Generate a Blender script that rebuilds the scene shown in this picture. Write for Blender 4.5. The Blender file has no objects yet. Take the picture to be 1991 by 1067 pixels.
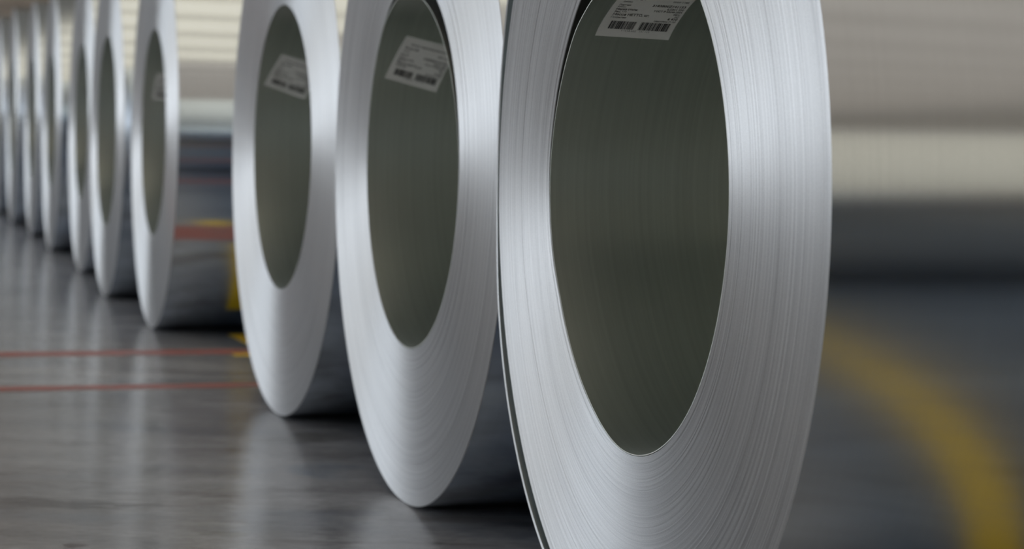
import bpy, bmesh, math, random
from mathutils import Vector, Matrix
PI = math.pi
R_ = math.radians
sc = bpy.context.scene
col = sc.collection

# ------------------------------------------------------------------ camera
CAM_Z = 0.6538
cam_data = bpy.data.cameras.new('camera')
cam = bpy.data.objects.new('camera', cam_data)
col.objects.link(cam)
pit, roll = R_(1.0203), R_(1.0288)
fwd = Vector((0, math.cos(pit), -math.sin(pit)))
up0 = Vector((0, math.sin(pit), math.cos(pit)))
rt0 = Vector((1, 0, 0))
rt = rt0 * math.cos(roll) + up0 * math.sin(roll)
up = up0 * math.cos(roll) - rt0 * math.sin(roll)
M = Matrix((rt, up, -fwd)).transposed().to_4x4()
M.translation = (0, 0, CAM_Z)
cam.matrix_world = M
cam_data.sensor_width = 36.0
cam_data.lens = 4582.7 / 1991 * 36.0
cam_data.shift_y = (291.4 - 533.5) / 1991
cam_data.clip_start = 0.05
cam_data.clip_end = 200
cam_data.dof.use_dof = True
cam_data.dof.focus_distance = 2.72
cam_data.dof.aperture_fstop = 6.3
sc.camera = cam

# ------------------------------------------------------------------ world, exposure
world = bpy.data.worlds.new('world')
sc.world = world
world.use_nodes = True
bg = world.node_tree.nodes['Background']
bg.inputs[0].default_value = (0.62, 0.70, 0.82, 1)
bg.inputs[1].default_value = 0.25
sc.view_settings.view_transform = 'Standard'
sc.view_settings.look = 'None'
sc.view_settings.exposure = 0.0
sc.view_settings.gamma = 1.0
sc.view_settings.use_curve_mapping = False
sc.cycles.max_bounces = 12
sc.cycles.glossy_bounces = 8
sc.cycles.diffuse_bounces = 4
sc.cycles.sample_clamp_indirect = 6.0

# strengths of the daylight coming through the roof sheets and the window band
ROOF_NEAR = 0.82      # roof lights above the coils
ROOF_BACK = 0.38      # dimmer roof lights behind the photographer, glow lowered for a darker mirrored beige
SKY_ADDED = 0.9             # unseen rooflight added over the left bay to brighten the end faces
WINDOW = 2.65          # glazing band high in the left wall

# ------------------------------------------------------------------ material helpers
def mat(name):
    m = bpy.data.materials.new(name)
    m.use_nodes = True
    nt = m.node_tree
    return m, nt, nt.nodes['Principled BSDF']

def N(nt, typ, **kw):
    n = nt.nodes.new(typ)
    for k, v in kw.items():
        setattr(n, k, v)
    return n

def math_n(nt, op, a, b=None, c=None):
    n = N(nt, 'ShaderNodeMath', operation=op)
    for i, v in enumerate((a, b, c)):
        if v is None:
            continue
        if isinstance(v, (int, float)):
            n.inputs[i].default_value = v
        else:
            nt.links.new(v, n.inputs[i])
    return n.outputs[0]

def ramp(nt, fac, stops):
    n = N(nt, 'ShaderNodeValToRGB')
    cr = n.color_ramp
    while len(cr.elements) < len(stops):
        cr.elements.new(0.5)
    for e, (p, c) in zip(cr.elements, stops):
        e.position = p
        e.color = (*c, 1) if len(c) == 3 else c
    nt.links.new(fac, n.inputs[0])
    return n.outputs[0]

def noise(nt, vec, scale, detail=3, rough=0.5, dist=0.0):
    n = N(nt, 'ShaderNodeTexNoise')
    n.inputs['Scale'].default_value = scale
    n.inputs['Detail'].default_value = detail
    n.inputs['Roughness'].default_value = rough
    n.inputs['Distortion'].default_value = dist
    if vec is not None:
        nt.links.new(vec, n.inputs['Vector'])
    return n.outputs['Fac']

def mapping(nt, vec, scale=(1, 1, 1), rot=(0, 0, 0), loc=(0, 0, 0)):
    n = N(nt, 'ShaderNodeMapping')
    n.inputs['Scale'].default_value = scale
    n.inputs['Rotation'].default_value = rot
    n.inputs['Location'].default_value = loc
    nt.links.new(vec, n.inputs['Vector'])
    return n.outputs[0]

def objco(nt):
    return N(nt, 'ShaderNodeTexCoord').outputs['Object']

def mixc(nt, fac, a, b, mode='MIX'):
    n = N(nt, 'ShaderNodeMix', data_type='RGBA', blend_type=mode)
    for s, v in ((n.inputs[0], fac), (n.inputs[6], a), (n.inputs[7], b)):
        if isinstance(v, (int, float)):
            s.default_value = v
        elif isinstance(v, tuple):
            s.default_value = (*v, 1)
        else:
            nt.links.new(v, s)
    return n.outputs[2]

def radial_parts(nt):
    """object coordinates -> (separate, radius, unit radial vector in world space). coil axis = object X"""
    co = objco(nt)
    s = N(nt, 'ShaderNodeSeparateXYZ'); nt.links.new(co, s.inputs[0])
    r = math_n(nt, 'SQRT', math_n(nt, 'ADD', math_n(nt, 'POWER', s.outputs[1], 2.0), math_n(nt, 'POWER', s.outputs[2], 2.0)))
    # POWER of a negative base with an even exponent is fine in Cycles, use multiply to be safe
    r = math_n(nt, 'SQRT', math_n(nt, 'ADD', math_n(nt, 'MULTIPLY', s.outputs[1], s.outputs[1]),
                                  math_n(nt, 'MULTIPLY', s.outputs[2], s.outputs[2])))
    c = N(nt, 'ShaderNodeCombineXYZ')
    nt.links.new(s.outputs[1], c.inputs[1]); nt.links.new(s.outputs[2], c.inputs[2])
    nrm = N(nt, 'ShaderNodeVectorMath', operation='NORMALIZE'); nt.links.new(c.outputs[0], nrm.inputs[0])
    vt = N(nt, 'ShaderNodeVectorTransform', vector_type='VECTOR', convert_from='OBJECT', convert_to='WORLD')
    nt.links.new(nrm.outputs[0], vt.inputs[0])
    return co, s, r, nrm.outputs[0], vt.outputs[0]

def strip_edge_material():
    """stack of cut strip edges seen on the end of a coil: fine concentric laps"""
    m, nt, b = mat('cut_strip_edges')
    co, s, r, un, radial = radial_parts(nt)
    info = N(nt, 'ShaderNodeObjectInfo')
    us = N(nt, 'ShaderNodeSeparateXYZ'); nt.links.new(un, us.inputs[0])
    def lapnoise(S, ang, det):
        c = N(nt, 'ShaderNodeCombineXYZ')
        nt.links.new(math_n(nt, 'MULTIPLY', r, S), c.inputs[0])
        nt.links.new(math_n(nt, 'MULTIPLY', us.outputs[1], ang), c.inputs[1])
        nt.links.new(math_n(nt, 'ADD', math_n(nt, 'MULTIPLY', us.outputs[2], ang), math_n(nt, 'MULTIPLY', info.outputs['Random'], 37.0)), c.inputs[2])
        return noise(nt, c.outputs[0], 1.0, det, 0.6)
    fine = lapnoise(1400, 1.6, 2)
    mid = lapnoise(480, 0.9, 3)
    broad = lapnoise(28, 0.6, 2)
    speck = noise(nt, co, 650, 2, 0.7)
    v = math_n(nt, 'ADD', math_n(nt, 'MULTIPLY', fine, 0.40), math_n(nt, 'MULTIPLY', mid, 0.45))
    v = math_n(nt, 'ADD', v, math_n(nt, 'MULTIPLY', broad, 0.15))
    colr = ramp(nt, v, [(0.30, (0.60, 0.61, 0.63)), (0.46, (0.78, 0.785, 0.80)), (0.62, (0.86, 0.865, 0.88))])
    spk = ramp(nt, speck, [(0.3, (0.86, 0.86, 0.86)), (0.7, (1, 1, 1))])
    nt.links.new(mixc(nt, 1.0, colr, spk, 'MULTIPLY'), b.inputs['Base Color'])
    b.inputs['Metallic'].default_value = 1.0
    b.inputs['Roughness'].default_value = 0.63
    b.inputs['Anisotropic'].default_value = 0.96
    nt.links.new(radial, b.inputs['Tangent'])
    h = math_n(nt, 'ADD', math_n(nt, 'MULTIPLY', fine, 0.5), math_n(nt, 'MULTIPLY', mid, 0.8))
    h = math_n(nt, 'ADD', h, math_n(nt, 'MULTIPLY', speck, 0.03))
    bp = N(nt, 'ShaderNodeBump'); bp.inputs['Strength'].default_value = 0.5; bp.inputs['Distance'].default_value = 0.0005
    nt.links.new(h, bp.inputs['Height']); nt.links.new(bp.outputs[0], b.inputs['Normal'])
    return m

def sheet_material(name, base, rough, aniso, streak=0.06, scratch=False):
    """galvanised strip surface, rolling direction around the coil"""
    m, nt, b = mat(name)
    co, s, r, un, radial = radial_parts(nt)
    lines = noise(nt, mapping(nt, co, (160, 2.0, 2.0)), 1.0, 3, 0.6)
    cloud = noise(nt, co, 5.0, 3, 0.5)
    v = math_n(nt, 'ADD', math_n(nt, 'MULTIPLY', lines, 0.6), math_n(nt, 'MULTIPLY', cloud, 0.4))
    lo = tuple(c * (1 - streak * 2) for c in base); hi = tuple(min(1, c * (1 + streak)) for c in base)
    c_ = ramp(nt, v, [(0.35, lo), (0.65, hi)])
    if scratch:
        w = noise(nt, mapping(nt, co, (90, 1.2, 1.2), (0, 0.10, 0.06)), 1.0, 1, 0.4)
        sm = ramp(nt, w, [(0.725, (0, 0, 0)), (0.75, (1, 1, 1))])
        c_ = mixc(nt, math_n(nt, 'MULTIPLY', sm, 0.25), c_, (0.8, 0.8, 0.74))
    nt.links.new(c_, b.inputs['Base Color'])
    b.inputs['Metallic'].default_value = 1.0
    b.inputs['Roughness'].default_value = rough
    b.inputs['Anisotropic'].default_value = aniso
    vt = N(nt, 'ShaderNodeVectorTransform', vector_type='VECTOR', convert_from='OBJECT', convert_to='WORLD')
    vt.inputs[0].default_value = (1, 0, 0)
    nt.links.new(vt.outputs[0], b.inputs['Tangent'])
    return m

M_EDGE = strip_edge_material()
M_SIDE = sheet_material('galvanised_outer_surface', (0.735, 0.80, 0.875), 0.17, 0.85, 0.015)
M_DULL = sheet_material('dull_outer_surface', (0.64, 0.64, 0.64), 0.24, 0.7, 0.02)
M_GAP = sheet_material('shaded_underlap_surface', (0.10, 0.10, 0.09), 0.45, 0.3, 0.03)  # bore wall behind the sprung laps, shade of the gap put into its colour
M_BORE = sheet_material('galvanised_inner_surface', (0.67, 0.70, 0.665), 0.36, 0.3, 0.05, True)

def plain(name, c, rough=0.6, metallic=0.0, spec=0.5):
    m, nt, b = mat(name)
    co = objco(nt)
    n = noise(nt, co, 9.0, 4, 0.6)
    a = tuple(x * 0.9 for x in c); d = tuple(min(1, x * 1.08) for x in c)
    nt.links.new(ramp(nt, n, [(0.3, a), (0.7, d)]), b.inputs['Base Color'])
    b.inputs['Roughness'].default_value = rough
    b.inputs['Metallic'].default_value = metallic
    b.inputs['Specular IOR Level'].default_value = spec
    return m
M_LAPEDGE = plain('lap_edge_steel', (0.60, 0.61, 0.56), 0.45, 0.6)
M_PAPER = plain('label_paper', (0.93, 0.93, 0.92), 0.45)
M_INK = plain('label_ink', (0.03, 0.03, 0.035), 0.5)
M_CREAM = plain('cream_cladding', (0.62, 0.56, 0.47), 0.6)
M_BROWN = plain('brown_cladding', (0.42, 0.35, 0.29), 0.6)
M_STEELP = plain('painted_purlin', (0.30, 0.26, 0.20), 0.5)
M_FRAME = plain('window_frame_grey', (0.25, 0.26, 0.28), 0.5)

COIL_YAW = 0.2876
def concrete_material():
    m, nt, b = mat('polished_concrete')
    co = objco(nt)
    big = noise(nt, co, 0.9, 4, 0.6)
    mid = noise(nt, mapping(nt, co, (3.0, 8.0, 1), (0, 0, R_(16.5))), 1.0, 5, 0.65)
    fine = noise(nt, mapping(nt, co, (30.0, 75.0, 1), (0, 0, R_(16))), 1.0, 5, 0.75)
    v = math_n(nt, 'ADD', math_n(nt, 'MULTIPLY', big, 0.25), math_n(nt, 'ADD', math_n(nt, 'MULTIPLY', mid, 0.35), math_n(nt, 'MULTIPLY', fine, 0.40)))
    c = ramp(nt, v, [(0.40, (0.175, 0.170, 0.174)), (0.50, (0.285, 0.279, 0.285)), (0.60, (0.395, 0.388, 0.398))])
    # rusty and bluish stains
    st = noise(nt, mapping(nt, co, (2.2, 9.0, 1), (0, 0, R_(12)), (3.1, 1.7, 0)), 1.0, 5, 0.62, 0.4)
    c = mixc(nt, math_n(nt, 'MULTIPLY', ramp(nt, st, [(0.56, (0, 0, 0)), (0.68, (1, 1, 1))]), 0.6), c, (0.075, 0.055, 0.045))
    bl = noise(nt, mapping(nt, co, (1.8, 4.0, 1), (0, 0, R_(12)), (9.3, 4.2, 0)), 1.0, 4, 0.6)
    c = mixc(nt, math_n(nt, 'MULTIPLY', ramp(nt, bl, [(0.55, (0, 0, 0)), (0.70, (1, 1, 1))]), 0.45), c, (0.095, 0.12, 0.16))
    # shade around the coil bodies painted into the floor, its edge runs along the row
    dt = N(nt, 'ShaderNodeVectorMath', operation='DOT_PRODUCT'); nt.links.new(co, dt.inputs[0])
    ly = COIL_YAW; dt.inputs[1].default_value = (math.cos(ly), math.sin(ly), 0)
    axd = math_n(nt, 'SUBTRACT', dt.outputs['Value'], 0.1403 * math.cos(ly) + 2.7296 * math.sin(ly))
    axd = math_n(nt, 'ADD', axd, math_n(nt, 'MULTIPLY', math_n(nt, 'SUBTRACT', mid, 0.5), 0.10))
    body_shade = ramp(nt, axd, [(0.10, (0, 0, 0)), (0.24, (1, 1, 1))])
    c = mixc(nt, body_shade, c, mixc(nt, 1.0, c, (0.42, 0.52, 0.66), 'MULTIPLY'))
    sp = noise(nt, mapping(nt, co, (45, 130, 1), (0, 0, R_(16))), 1.0, 3, 0.6)
    c = mixc(nt, math_n(nt, 'MULTIPLY', ramp(nt, sp, [(0.66, (0, 0, 0)), (0.72, (1, 1, 1))]), 0.7), c, (0.05, 0.045, 0.045))
    # tyre and drag scuffs with a shape of their own
    warp = N(nt, 'ShaderNodeTexNoise'); warp.inputs['Scale'].default_value = 9.0; warp.inputs['Detail'].default_value = 4
    nt.links.new(co, warp.inputs['Vector'])
    wv = N(nt, 'ShaderNodeVectorMath', operation='MULTIPLY_ADD')
    nt.links.new(warp.outputs['Color'], wv.inputs[0]); wv.inputs[1].default_value = (0.16, 0.16, 0); wv.inputs[2].default_value = (-0.08, -0.08, 0)
    wa = N(nt, 'ShaderNodeVectorMath', operation='ADD'); nt.links.new(co, wa.inputs[0]); nt.links.new(wv.outputs[0], wa.inputs[1])
    patchy = ramp(nt, noise(nt, mapping(nt, co, (22, 60, 1), (0, 0, R_(16))), 1.0, 5, 0.7), [(0.36, (0.15, 0.15, 0.15)), (0.60, (1, 1, 1))])
    for (sx, sy, ang_, lx, ly, colr, k) in (
            (-0.71, 3.80, -8, 0.17, 0.055, (0.030, 0.018, 0.012), 0.95), (-0.75, 3.93, 60, 0.07, 0.006, (0.05, 0.03, 0.02), 0.6),
            (-0.40, 4.60, -42, 0.075, 0.11, (0.05, 0.045, 0.035), 0.8), (-0.640, 3.46, 10, 0.018, 0.03, (0.04, 0.015, 0.008), 0.95),
            (-0.33, 4.22, 20, 0.07, 0.13, (0.08, 0.14, 0.21), 0.5), (-0.80, 4.15, 0, 0.10, 0.02, (0.07, 0.055, 0.045), 0.4),
            (-0.22, 3.33, 18, 0.05, 0.012, (0.05, 0.045, 0.04), 0.5), (-0.42, 3.55, 18, 0.03, 0.03, (0.10, 0.10, 0.07), 0.6)):
        mp = N(nt, 'ShaderNodeMapping', vector_type='TEXTURE')
        mp.inputs['Location'].default_value = (sx, sy, 0); mp.inputs['Rotation'].default_value = (0, 0, R_(ang_)); mp.inputs['Scale'].default_value = (lx, ly, 1)
        nt.links.new(wa.outputs[0], mp.inputs['Vector'])
        ln = N(nt, 'ShaderNodeVectorMath', operation='LENGTH'); nt.links.new(mp.outputs[0], ln.inputs[0])
        c = mixc(nt, math_n(nt, 'MULTIPLY', ramp(nt, ln.outputs['Value'], [(0.45, (1, 1, 1)), (1.05, (0, 0, 0))]), math_n(nt, 'MULTIPLY', patchy, k)), c, colr)
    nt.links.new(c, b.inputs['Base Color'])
    nt.links.new(ramp(nt, mid, [(0.3, (0.10, 0.10, 0.10)), (0.7, (0.19, 0.19, 0.19))]), b.inputs['Roughness'])
    b.inputs['Specular IOR Level'].default_value = 0.32
    bp = N(nt, 'ShaderNodeBump'); bp.inputs['Strength'].default_value = 0.25; bp.inputs['Distance'].default_value = 0.002
    nt.links.new(math_n(nt, 'ADD', fine, math_n(nt, 'MULTIPLY', mid, 2.0)), bp.inputs['Height'])
    nt.links.new(bp.outputs[0], b.inputs['Normal'])
    return m
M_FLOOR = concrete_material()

def paint_material(name, c, wear=0.5):
    m, nt, b = mat(name)
    co = objco(nt)
    w = noise(nt, mapping(nt, co, (14, 30, 1)), 1.0, 5, 0.7)
    k = ramp(nt, w, [(0.50, (0, 0, 0)), (0.62, (1, 1, 1))])
    nt.links.new(mixc(nt, math_n(nt, 'MULTIPLY', k, wear), c, (0.16, 0.15, 0.15)), b.inputs['Base Color'])
    b.inputs['Roughness'].default_value = 0.4
    return m
M_RED = paint_material('red_floor_paint', (0.34, 0.10, 0.08), 0.6)
M_YELLOW = paint_material('yellow_floor_paint', (0.78, 0.50, 0.015), 0.25)

def glow(name, c, strength, streaks):
    m, nt, b = mat(name)
    co = objco(nt)
    n = noise(nt, mapping(nt, co, streaks), 1.0, 3, 0.6)
    lo = tuple(x * 0.86 for x in c)
    cc = ramp(nt, n, [(0.3, lo), (0.7, c)])
    nt.links.new(cc, b.inputs['Emission Color'])
    nt.links.new(cc, b.inputs['Base Color'])
    b.inputs['Emission Strength'].default_value = strength
    b.inputs['Roughness'].default_value = 0.7
    return m
M_ROOF1 = glow('translucent_roof_sheet', (1.0, 0.895, 0.70), ROOF_NEAR, (0.4, 3.0, 1))
M_ROOF2 = glow('dim_roof_sheet', (0.95, 0.83, 0.70), ROOF_BACK, (0.4, 3.0, 1))
M_SKY_ADDED = glow('added_rooflight_glow', (0.86, 0.93, 1.0), SKY_ADDED, (1, 1, 1))
M_GLAZE = glow('daylight_glazing', (0.86, 0.93, 1.0), WINDOW, (1, 1, 1))

# ------------------------------------------------------------------ mesh helpers
def link(name, me, mats, parent=None, loc=None):
    for m in (mats if isinstance(mats, (list, tuple)) else [mats]):
        me.materials.append(m)
    o = bpy.data.objects.new(name, me)
    col.objects.link(o)
    if parent: o.parent = parent
    if loc is not None: o.location = loc
    return o

def mesh(name, verts, faces, mi=None, smooth=None, sharp=None):
    me = bpy.data.meshes.new(name)
    me.from_pydata(verts, [], faces)
    if mi: me.polygons.foreach_set('material_index', mi)
    if smooth: me.polygons.foreach_set('use_smooth', smooth)
    me.update()
    if sharp is not None:      # keep corners crisp so the curved surfaces are shaded as true cylinders
        bm = bmesh.new(); bm.from_mesh(me)
        for e in bm.edges:
            if len(e.link_faces) == 2 and e.calc_face_angle(0) > sharp: e.smooth = False
        bm.to_mesh(me); bm.free()
    return me

def box(v, f, x0, x1, y0, y1, z0, z1):
    k = len(v)
    v += [(x0, y0, z0), (x1, y0, z0), (x1, y1, z0), (x0, y1, z0), (x0, y0, z1), (x1, y0, z1), (x1, y1, z1), (x0, y1, z1)]
    f += [(k, k+3, k+2, k+1), (k+4, k+5, k+6, k+7), (k, k+1, k+5, k+4), (k+1, k+2, k+6, k+5), (k+2, k+3, k+7, k+6), (k+3, k, k+4, k+7)]

def box_obj(name, dims, m, parent=None):
    v, f = [], []
    box(v, f, *dims)
    return link(name, mesh(name, v, f), m, parent)

def struct(o):
    o['kind'] = 'structure'
    return o

# ------------------------------------------------------------------ the hall
X0, X1, Y0, Y1, HZ = -15.0, 17.0, -17.0, 34.0, 8.0
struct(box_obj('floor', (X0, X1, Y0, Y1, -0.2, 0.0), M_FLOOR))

def cladding(name, horizontal_axis, fixed, a0, a1, z0, z1, inward, m, pitch=0.30, depth=0.035):
    """horizontally ribbed sheet cladding"""
    v, f = [], []
    z = z0; prof = []
    while z < z1 - 1e-6:
        for dz, dd in ((0, 0), (pitch*0.55, 0), (pitch*0.65, depth), (pitch*0.90, depth)):
            if z + dz <= z1: prof.append((z + dz, dd))
        z += pitch
    prof.append((z1, 0))
    for (zz, dd) in prof:
        for a in (a0, a1):
            p = fixed + inward * dd
            v.append((p, a, zz) if horizontal_axis == 'y' else (a, p, zz))
    for i in range(len(prof) - 1):
        f.append((2*i, 2*i+1, 2*i+3, 2*i+2))
    k = len(v)
    b = fixed - inward * 0.12
    for zz in (z0, z1):
        for a in (a0, a1):
            v.append((b, a, zz) if horizontal_axis == 'y' else (a, b, zz))
    f.append((k, k+1, k+3, k+2)); f.append((0, 1, k+1, k)); n = 2*(len(prof)-1); f.append((n, n+1, k+3, k+2))
    return struct(link(name, mesh(name, v, f), m))
cladding('wall_far', 'x', Y1, X0, X1, 0, HZ, -1, M_BROWN)
cladding('wall_right', 'y', X1, Y0, Y1, 0, HZ, -1, M_CREAM)
cladding('wall_back', 'x', Y0, X0, X1, 0, HZ, 1, M_CREAM)
wl = cladding('wall_left', 'y', X0, Y0, Y1, 0, 1.4, 1, M_BROWN)
wl2 = cladding('wall_left', 'y', X0, Y0, Y1, 7.4, HZ, 1, M_CREAM)
wl2.name = 'wall_left_upper'
# glazing band in the left wall: one framed window per bay
nw = 8
for i in range(nw):
    ya = Y0 + (Y1 - Y0) * i / nw; yb = Y0 + (Y1 - Y0) * (i + 1) / nw
    if yb > 28:      # the far bays are closed with cladding
        c2 = cladding('wall_left', 'y', X0, ya, yb, 1.4, 7.4, 1, M_BROWN); c2.name = 'wall_left_bay'
        continue
    w = bpy.data.objects.new('window_%d' % (i + 1), None); col.objects.link(w); w.location = (X0, (ya + yb) / 2, 1.4); struct(w)
    hw = (yb - ya) / 2
    box_obj('pane', (-0.06, -0.03, -hw + 0.1, hw - 0.1, 0.1, 5.9), M_GLAZE, w)
    v, f = [], []
    box(v, f, -0.1, 0.06, -hw, -hw + 0.1, 0, 6.0); box(v, f, -0.1, 0.06, hw - 0.1, hw, 0, 6.0)
    box(v, f, -0.1, 0.06, -hw + 0.1, hw - 0.1, 0, 0.1); box(v, f, -0.1, 0.06, -hw + 0.1, hw - 0.1, 5.9, 6.0)
    link('window_frame', mesh('window_frame', v, f), M_FRAME, w)
# roof: purlins and opaque deck with translucent sheets set between them
ceil = struct(bpy.data.objects.new('ceiling', None)); col.objects.link(ceil); ceil.location = (0, 0, HZ)
box_obj('roof_deck', (X0, X1, Y0, Y1, 0.12, 0.25), M_CREAM, ceil)
y = Y0 + 0.3
k = 0
while y + 1.5 < Y1:
    m = M_ROOF1 if y > -1.5 else M_ROOF2
    box_obj('roof_light', (-1.5, X1 - 0.4, y, y + 1.55, 0.06, 0.11), m, ceil)
    if 6 < y < 17: box_obj('roof_light', (-11.5, -5.5, y, y + 1.55, 0.06, 0.11), M_SKY_ADDED, ceil)  # cool panels added out of view, placed for the face highlights
    box_obj('purlin', (X0, X1, y + 1.56, y + 1.64, -0.10, 0.12), M_STEELP, ceil)
    y += 1.75; k += 1

# ------------------------------------------------------------------ coils
# x, y, yaw, outer radius: fitted to the photograph
COILS = [
    (0.1403, 2.7296, 0.2876, 0.5609), (-0.1681, 3.8770, 0.2940, 0.5585), (-0.4860, 4.9573, 0.2997, 0.5616),
    (-1.0384, 6.8141, 0.2689, 0.5648), (-1.3595, 7.8903, 0.2714, 0.5524), (-1.6441, 8.9899, 0.2692, 0.5709),
    (-2.0028, 10.2340, 0.2637, 0.5603), (-2.3080, 11.3198, 0.2633, 0.5615), (-2.6326, 12.4048, 0.2620, 0.5651),
    (-2.9500, 13.5000, 0.2620, 0.5630)]
RB = 0.304
D1 = Vector((math.cos(COILS[0][2]), math.sin(COILS[0][2]), 0))      # axis direction, into the coil
F1 = Vector((-math.sin(COILS[0][2]), math.cos(COILS[0][2]), 0))     # along the row, away from the camera
C1 = Vector((COILS[0][0], COILS[0][1], 0))
def rowpt(axial, r, z=0.0):
    p = C1 + D1 * axial + F1 * r
    return Vector((p.x, p.y, z))

def lerp_table(tab, a):
    """smooth (Catmull-Rom) interpolation of a closed table of (angle, value)"""
    a = (a + 180) % 360 - 180
    n = len(tab) - 1
    for i in range(n):
        a0, v0 = tab[i]; a1, v1 = tab[i + 1]
        if a0 <= a <= a1:
            ap, vp = tab[i - 1] if i > 0 else (tab[n - 1][0] - 360, tab[n - 1][1])
            an, vn = tab[i + 2] if i + 2 <= n else (tab[1][0] + 360, tab[1][1])
            t = (a - a0) / (a1 - a0)
            m0 = (v1 - vp) / (a1 - ap) * (a1 - a0); m1 = (vn - v0) / (an - a0) * (a1 - a0)
            if (v1 - v0) * (v0 - vp) <= 0: m0 = 0
            if (v1 - v0) * (vn - v1) <= 0: m1 = 0
            lo, hi = min(v0, v1), max(v0, v1)
            return min(hi, max(lo, (2*t**3 - 3*t*t + 1)*v0 + (t**3 - 2*t*t + t)*m0 + (-2*t**3 + 3*t*t)*v1 + (t**3 - t*t)*m1))
    return tab[-1][1]

def ang(j, n): return -180 + 360.0 * j / n
def pt(x, r, deg):
    # local frame: X = axis into the coil, angle 0 = side nearest the camera (-Y local), 90 = up
    a = R_(deg)
    return (x, -math.cos(a) * r, math.sin(a) * r)

def wound_body(seed, ro, rb, L, seg, rings, outer=lambda a: 0.0, bore=lambda a: 0.0, amp=0.00028):
    rnd = random.Random(seed)
    prof = []   # (x offset, t 0..1) of the end face from bore to rim
    for i in range(rings + 1):
        t = i / rings
        jit = rnd.uniform(-amp, amp)
        if rnd.random() < 0.06: jit += rnd.choice((-1, 1)) * amp * 1.8
        tt = t + (rnd.uniform(-0.35, 0.35) / rings if 0 < i < rings else 0)
        prof.append((jit, tt))
    drift = [rnd.uniform(-0.0006, 0.0006) for _ in range(4)]
    ph = [rnd.uniform(0, 6.28) for _ in range(4)]
    v, f, mi, sm = [], [], [], []
    def ringverts(fn):
        b = len(v)
        for j in range(seg):
            v.append(fn(ang(j, seg)))
        return b
    def join(a, b, m, s):
        for j in range(seg):
            j2 = (j + 1) % seg
            f.append((a + j, a + j2, b + j2, b + j)); mi.append(m); sm.append(s)
    bases = []
    for (x, t) in prof:
        def fn(a, x=x, t=t):
            r0 = rb + bore(a); r1 = ro + outer(a)
            w = sum(drift[q] * math.sin((q + 1) * R_(a) + ph[q] + 9 * t) for q in range(4)) * math.sin(PI * t)
            return pt(x, r0 + (r1 - r0) * t + w, a)
        bases.append(ringverts(fn))
    for a, b in zip(bases, bases[1:]): join(a, b, 0, True)
    # rim, sloping over a small bevel to the outer surface
    e1 = ringverts(lambda a: pt(0.0012, ro + outer(a) + 0.0006, a)); join(bases[-1], e1, 0, False)
    e2 = ringverts(lambda a: pt(L - 0.0012, ro + outer(a) + 0.0006, a)); join(e1, e2, 1, True)
    e3 = ringverts(lambda a: pt(L, ro + outer(a), a)); join(e2, e3, 0, False)
    e4 = ringverts(lambda a: pt(L, rb + bore(a), a)); join(e3, e4, 0, False)
    e5 = ringverts(lambda a: pt(L - 0.001, rb + bore(a) - 0.0005, a)); join(e4, e5, 0, False)
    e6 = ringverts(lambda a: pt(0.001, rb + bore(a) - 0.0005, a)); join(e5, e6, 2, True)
    join(e6, bases[0], 0, False)
    me = mesh('wound_strip', v, f, mi, sm, 0.35)
    return me

def lap_ring(name, rin, thick, L, seg, x0=0.0, a0=-180, a1=180, mi_in=1, mi_out=1):
    """a loose lap: closed or open sleeve of sheet with inner radius rin(angle)"""
    v, f, mi, sm = [], [], [], []
    closed = (a1 - a0) >= 360
    n = seg if closed else seg + 1
    for j in range(n):
        a = a0 + (a1 - a0) * j / seg
        r = rin(a)
        v += [pt(x0, r, a), pt(x0, r + thick, a), pt(L, r + thick, a), pt(L, r, a)]
    for j in range(seg):
        p = 4 * j; q = 4 * ((j + 1) % n) if closed else 4 * (j + 1)
        for k_, m_ in ((0, 0), (1, mi_out), (2, 0), (3, mi_in)):
            k2 = (k_ + 1) % 4
            f.append((p + k_, q + k_, q + k2, p + k2)); mi.append(m_); sm.append(m_ > 0)
    if not closed:
        f.append((0, 1, 2, 3)); mi.append(0); sm.append(False)
        e = 4 * (n - 1); f.append((e + 3, e + 2, e + 1, e)); mi.append(0); sm.append(False)
    return mesh(name, v, f, mi, sm, 0.35)

COIL_LABELS = [
    'nearest and largest steel coil, sharply in focus, its outer lap sprung loose on the left',
    'second steel coil from the front, black gap to the right of its bore tag',
    'third steel coil from the front, last before the aisle with red floor lines',
    'steel coil just beyond the aisle with the red floor lines',
    'first slim steel coil directly behind the one at the far side of the aisle',
    'second slim steel coil behind the one at the far side of the aisle',
    'third blurred steel coil behind the one at the far side of the aisle',
    'fourth blurred steel coil behind the one at the far side of the aisle',
    'blurred steel coil next to last at the far end, its top dark against the wall',
    'farthest steel coil, cut off by the left edge of the photo']

# radius corrections by angle
BORE1 = [(-180, 0.0205), (-165, 0.016), (-150, 0.004), (-120, -0.002), (-90, 0.004), (-60, 0.002), (-20, -0.001), (0, -0.002), (20, -0.005),
         (45, -0.007), (90, -0.004), (130, 0.003), (150, 0.010), (165, 0.016), (180, 0.0205)]
LAP1 = [(-180, 0.0028), (-150, 0.0008), (-90, 0.0005), (0, 0.0005), (52, 0.0006), (80, 0.024), (112, 0.036), (131, 0.0225), (139, 0.0150), (148, 0.0110), (161, 0.0065), (171, 0.0036), (180, 0.0028)]
LAP2 = [(-180, 0.0006), (-25, 0.0006), (-8, 0.003), (0, 0.005), (15, 0.012), (32, 0.021), (50, 0.028), (70, 0.030), (90, 0.024), (128, 0.0010), (135, 0.0006), (180, 0.0006)]
OUT1 = [(-180, 0.004), (-172, 0.006), (-160, 0.0165), (-145, 0.021), (-133, 0.019), (-121, 0.014), (-100, 0.003), (-88, 0.0004), (0, 0.0004), (60, 0.0006), (90, 0.004), (120, 0.022),
        (152, 0.021), (165, 0.011), (174, 0.005), (180, 0.004)]

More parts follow.
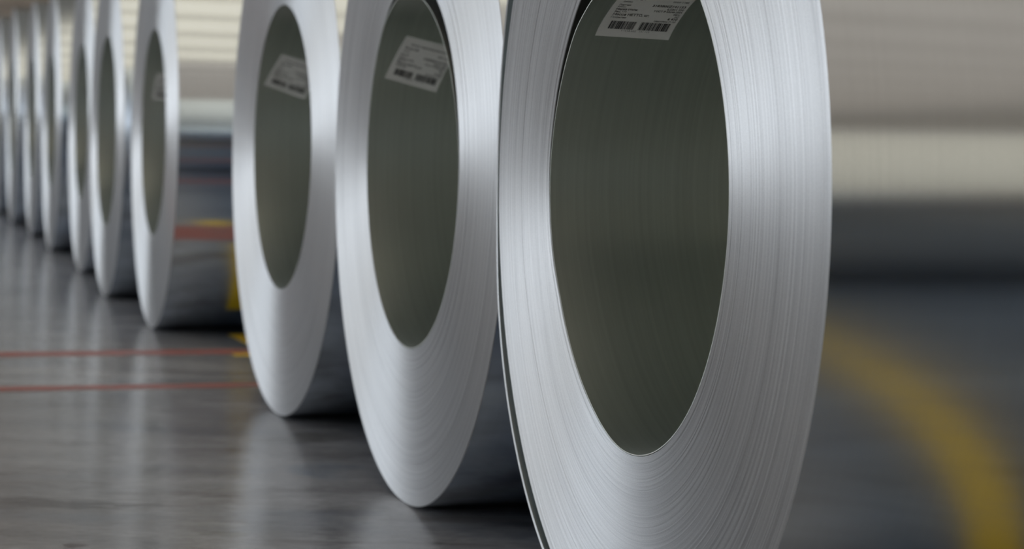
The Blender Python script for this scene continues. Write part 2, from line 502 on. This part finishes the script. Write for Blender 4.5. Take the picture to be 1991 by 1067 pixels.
coils = []
far_mesh = {}
LEN = 1.28
for i, (cx, cy, yaw, ro) in enumerate(COILS):
    e = bpy.data.objects.new('steel_coil' if i == 0 else 'steel_coil.%03d' % i, None)
    col.objects.link(e)
    e.location = (cx, cy, ro + 0.0014)
    e.rotation_euler = (0, 0, yaw)
    e.empty_display_size = 0.3
    e['label'] = COIL_LABELS[i]; e['category'] = 'steel coil'; e['group'] = 'row of galvanised steel coils on the hall floor'
    coils.append(e)
    if i == 0:
        body = wound_body(11, ro - 0.0075, RB, LEN, 288, 150, bore=lambda a: lerp_table(BORE1, a))
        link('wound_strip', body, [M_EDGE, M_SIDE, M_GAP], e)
        lp = lap_ring('inner_lap', lambda a: RB + lerp_table(BORE1, a) - 0.0018 - lerp_table(LAP1, a), 0.0011, LEN, 240, 0.0005)
        o = link('inner_lap', lp, [M_LAPEDGE, M_BORE], e); o['label'] = 'thin innermost lap sprung away from the bore, black gap behind it'
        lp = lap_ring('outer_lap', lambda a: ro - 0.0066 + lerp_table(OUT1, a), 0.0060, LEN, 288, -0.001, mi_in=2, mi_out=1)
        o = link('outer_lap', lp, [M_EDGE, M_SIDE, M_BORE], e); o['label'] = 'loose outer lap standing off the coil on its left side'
    elif i == 1:
        body = wound_body(12, ro, RB + 0.001, LEN, 240, 120)
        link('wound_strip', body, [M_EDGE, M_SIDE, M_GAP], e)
        lp = lap_ring('inner_lap', lambda a: RB - 0.0008 - lerp_table(LAP2, a), 0.0011, LEN, 200, 0.0005)
        o = link('inner_lap', lp, [M_LAPEDGE, M_BORE], e); o['label'] = 'thin innermost lap sprung away on the right, black gap behind it'
    else:
        body = wound_body(20 + i, ro, (0.299, 0.298, 0.318, 0.296, 0.29, 0.30, 0.30, 0.30)[i - 2], LEN, 160, 70 if i < 5 else 40)
        link('wound_strip', body, [M_EDGE, M_SIDE, M_BORE], e)

# the coil behind the photographer, standing in the near aisle: out of frame, mirrored in the nearest coil
p0 = rowpt(0.0, -2.3)
e = bpy.data.objects.new('steel_coil.010', None); col.objects.link(e)
e.location = (p0.x, p0.y, 0.5614); e.rotation_euler = (0, 0, COILS[0][2])
e['label'] = 'steel coil outside the right edge, seen only as a mirror image in the nearest coil'; e['category'] = 'steel coil'
e['group'] = 'row of galvanised steel coils on the hall floor'
link('wound_strip', wound_body(50, 0.56, 0.305, 1.5, 160, 30), [M_EDGE, M_DULL, M_BORE], e)

# ------------------------------------------------------------------ bore tags
def make_text(body, size, align, bold):
    cu = bpy.data.curves.new('t', 'FONT')
    cu.body = body; cu.size = size; cu.align_x = align; cu.align_y = 'CENTER'
    cu.resolution_u = 2
    cu.offset = size * (0.022 if bold else 0.008)
    o = bpy.data.objects.new('t', cu); col.objects.link(o)
    dg = bpy.context.evaluated_depsgraph_get(); dg.update()
    me = o.evaluated_get(dg).to_mesh()
    vs = [tuple(v.co) for v in me.vertices]; fs = [tuple(p.vertices) for p in me.polygons]
    o.to_mesh_clear() if False else None
    bpy.data.objects.remove(o); bpy.data.curves.remove(cu)
    return vs, fs

LW, LH = 0.100, 0.095
ROWS = [  # text, x, y from the bottom, size, align, bold
    ('Партия:', 0.0070, 0.0555, 0.0044, 'LEFT', False), ('Класс:', 0.0070, 0.0512, 0.0036, 'LEFT', False),
    ('Марка стали:', 0.0070, 0.0464, 0.0046, 'LEFT', True), ('Вид, ГП:', 0.0070, 0.0418, 0.0042, 'LEFT', False),
    ('Масса НЕТТО, кг:', 0.0070, 0.0365, 0.0058, 'LEFT', True), ('Покрытие:', 0.0070, 0.0312, 0.0042, 'LEFT', False),
    ('3183B00Z141153', 0.0965, 0.0565, 0.0063, 'RIGHT', True), ('0,50х1 250', 0.0965, 0.0505, 0.0050, 'RIGHT', True),
    ('ГОСТ Р 52246-2004', 0.0965, 0.0458, 0.0044, 'RIGHT', True), ('08пс', 0.0965, 0.0410, 0.0044, 'RIGHT', False),
    ('НО', 0.0965, 0.0368, 0.0040, 'RIGHT', False), ('6 410', 0.0965, 0.0325, 0.0058, 'RIGHT', True),
    ('Цинковое П 1М', 0.0965, 0.0275, 0.0040, 'RIGHT', False),
    ('3  1 8 3 B  0 0 Z     1 4 1  1 5 3', 0.050, 0.0093, 0.0030, 'CENTER', False)]
BIG = [('Прокат оцинкованный рулонный', 0.0955, 0.079, 0.0050, 'RIGHT', True), ('Рулон №:', 0.009, 0.070, 0.0060, 'LEFT', True),
       ('Заказ:', 0.009, 0.063, 0.0044, 'LEFT', False), ('0000-1182', 0.0955, 0.067, 0.0050, 'RIGHT', False)]
tv, tf = [], []
for r in ROWS + BIG:
    vs, fs = make_text(r[0], r[3], r[4], r[5])
    k = len(tv)
    tv += [(x + r[1], y + r[2]) for x, y, z in vs]; tf += [tuple(q + k for q in fc) for fc in fs]
rnd = random.Random(5)
bars = []
def run(x0, x1):
    x = x0
    while x < x1:
        w = rnd.choice((0.0005, 0.0008, 0.0012, 0.0017, 0.0021)); g = rnd.choice((0.0004, 0.0005, 0.0008, 0.0011))
        bars.append((x, min(x + w, x1))); x += w + g
run(0.0115, 0.0455); run(0.0520, 0.0925)

def place_tag(parent, R, axial0, ang_bl, phi, h=LH, w=LW, R_of=None, Rd=0.302):
    """axial0/ang_bl = bottom left corner of the tag on the bore (metres, degrees)"""
    Rf = R_of or (lambda a: R)
    def mp(x, y, lift):
        y = y * h / LH; x = x * w / LW
        ax = axial0 + x * math.cos(phi) - y * math.sin(phi)
        a = ang_bl - math.degrees((x * math.sin(phi) + y * math.cos(phi)) / Rd)
        return pt(ax, Rf(a) - lift, a)
    n, m = 14, 10
    v, f = [], []
    for l in (0.0007, 0.0003):
        for j in range(n + 1):
            for k in range(m + 1): v.append(mp(LW * k / m, LH * j / n, l))
    q = (n + 1) * (m + 1); w1 = m + 1
    for j in range(n):
        for k in range(m):
            a = j * w1 + k
            f += [(a, a + 1, a + 1 + w1, a + w1), (q + a, q + a + w1, q + a + 1 + w1, q + a + 1)]
    for k in range(m):
        f += [(k, q + k, q + k + 1, k + 1), (n*w1 + k, n*w1 + k + 1, q + n*w1 + k + 1, q + n*w1 + k)]
    for j in range(n):
        f += [(j*w1, j*w1 + w1, q + j*w1 + w1, q + j*w1), (j*w1 + m, q + j*w1 + m, q + j*w1 + w1 + m, j*w1 + w1 + m)]
    tag_o = link('paper_tag', mesh('paper_tag', v, f), M_PAPER, parent)
    tag_o['label'] = 'white paper identification tag stuck inside the bore'
    me = mesh('printed_text', [mp(x, y, 0.00095) for x, y in tv], tf)
    link('printed_text', me, M_INK, tag_o)
    v, f = [], []
    for (xa, xb) in bars:
        k = len(v)
        for yy in (0.0115, 0.0180, 0.0245):
            v += [mp(xa, yy, 0.00095), mp(xb, yy, 0.00095)]
        f += [(k, k+1, k+3, k+2), (k+2, k+3, k+5, k+4)]
    link('barcode', mesh('barcode', v, f), M_INK, tag_o)

R1f = lambda a: RB + lerp_table(BORE1, a) - 0.0018 - lerp_table(LAP1, a)
place_tag(coils[0], RB, 0.028, 141.3, -0.045, h=0.117, w=0.099, R_of=R1f, Rd=0.280)
place_tag(coils[1], RB, 0.021, 151.9, -0.262, R_of=lambda a: RB - 0.0008 - lerp_table(LAP2, a))
place_tag(coils[2], 0.2985, 0.015, 153.8, -0.34, h=0.090)
place_tag(coils[3], 0.2975, 0.028, 161.3, -0.10, h=0.088)

# ------------------------------------------------------------------ painted floor lines
def floor_strip(name, a0, a1, r0, r1, m, label, cat='floor marking'):
    P = [rowpt(a0, r0), rowpt(a1, r0), rowpt(a1, r1), rowpt(a0, r1)]
    z0, z1 = 0.0002, 0.0007
    v = [(p.x, p.y, z0) for p in P] + [(p.x, p.y, z1) for p in P]
    f = [(3, 2, 1, 0), (4, 5, 6, 7), (0, 1, 5, 4), (1, 2, 6, 5), (2, 3, 7, 6), (3, 0, 4, 7)]
    o = link(name, mesh(name, v, f), m)
    o['label'] = label; o['category'] = cat; o['group'] = 'painted lines on the concrete floor'
    return o
floor_strip('painted_line', -6, 8, 3.51, 3.62, M_RED, 'farther of the two thin red lines painted across the aisle floor')
floor_strip('painted_line.001', -6, 8, 2.79, 2.87, M_RED, 'nearer of the two thin red lines painted across the aisle floor')
# the yellow line runs under the row, drifting slightly across it; it stops at each red line
def yel(r): return 0.333 - 0.0275 * (r + 0.9) + (0.018 if r > 3 else 0)
def yellow_piece(name, ra, rb_, label, a0=None, a1=None):
    v = []
    for z in (0.0002, 0.0007):
        for (r, k) in ((ra, 0), (ra, 1), (rb_, 1), (rb_, 0)):
            a = (yel(r) + 0.068 * k) if a0 is None else (a0, a1)[k]
            v.append(tuple(rowpt(a, r, z)))
    f = [(3, 2, 1, 0), (4, 5, 6, 7), (0, 1, 5, 4), (1, 2, 6, 5), (2, 3, 7, 6), (3, 0, 4, 7)]
    o = link(name, mesh(name, v, f), M_YELLOW)
    o['label'] = label; o['category'] = 'floor marking'; o['group'] = 'painted lines on the concrete floor'
yellow_piece('painted_line.002', -2.24, -0.10, 'yellow floor line seen curving as a mirror image in the nearest coil')
yellow_piece('painted_line.003', 3.64, 4.02, 'short yellow floor line between the farther red line and the coil beyond the aisle')
yellow_piece('painted_line.004', 3.455, 3.505, 'tiny yellow paint mark touching the near edge of the farther red line', 0.14, 0.225)
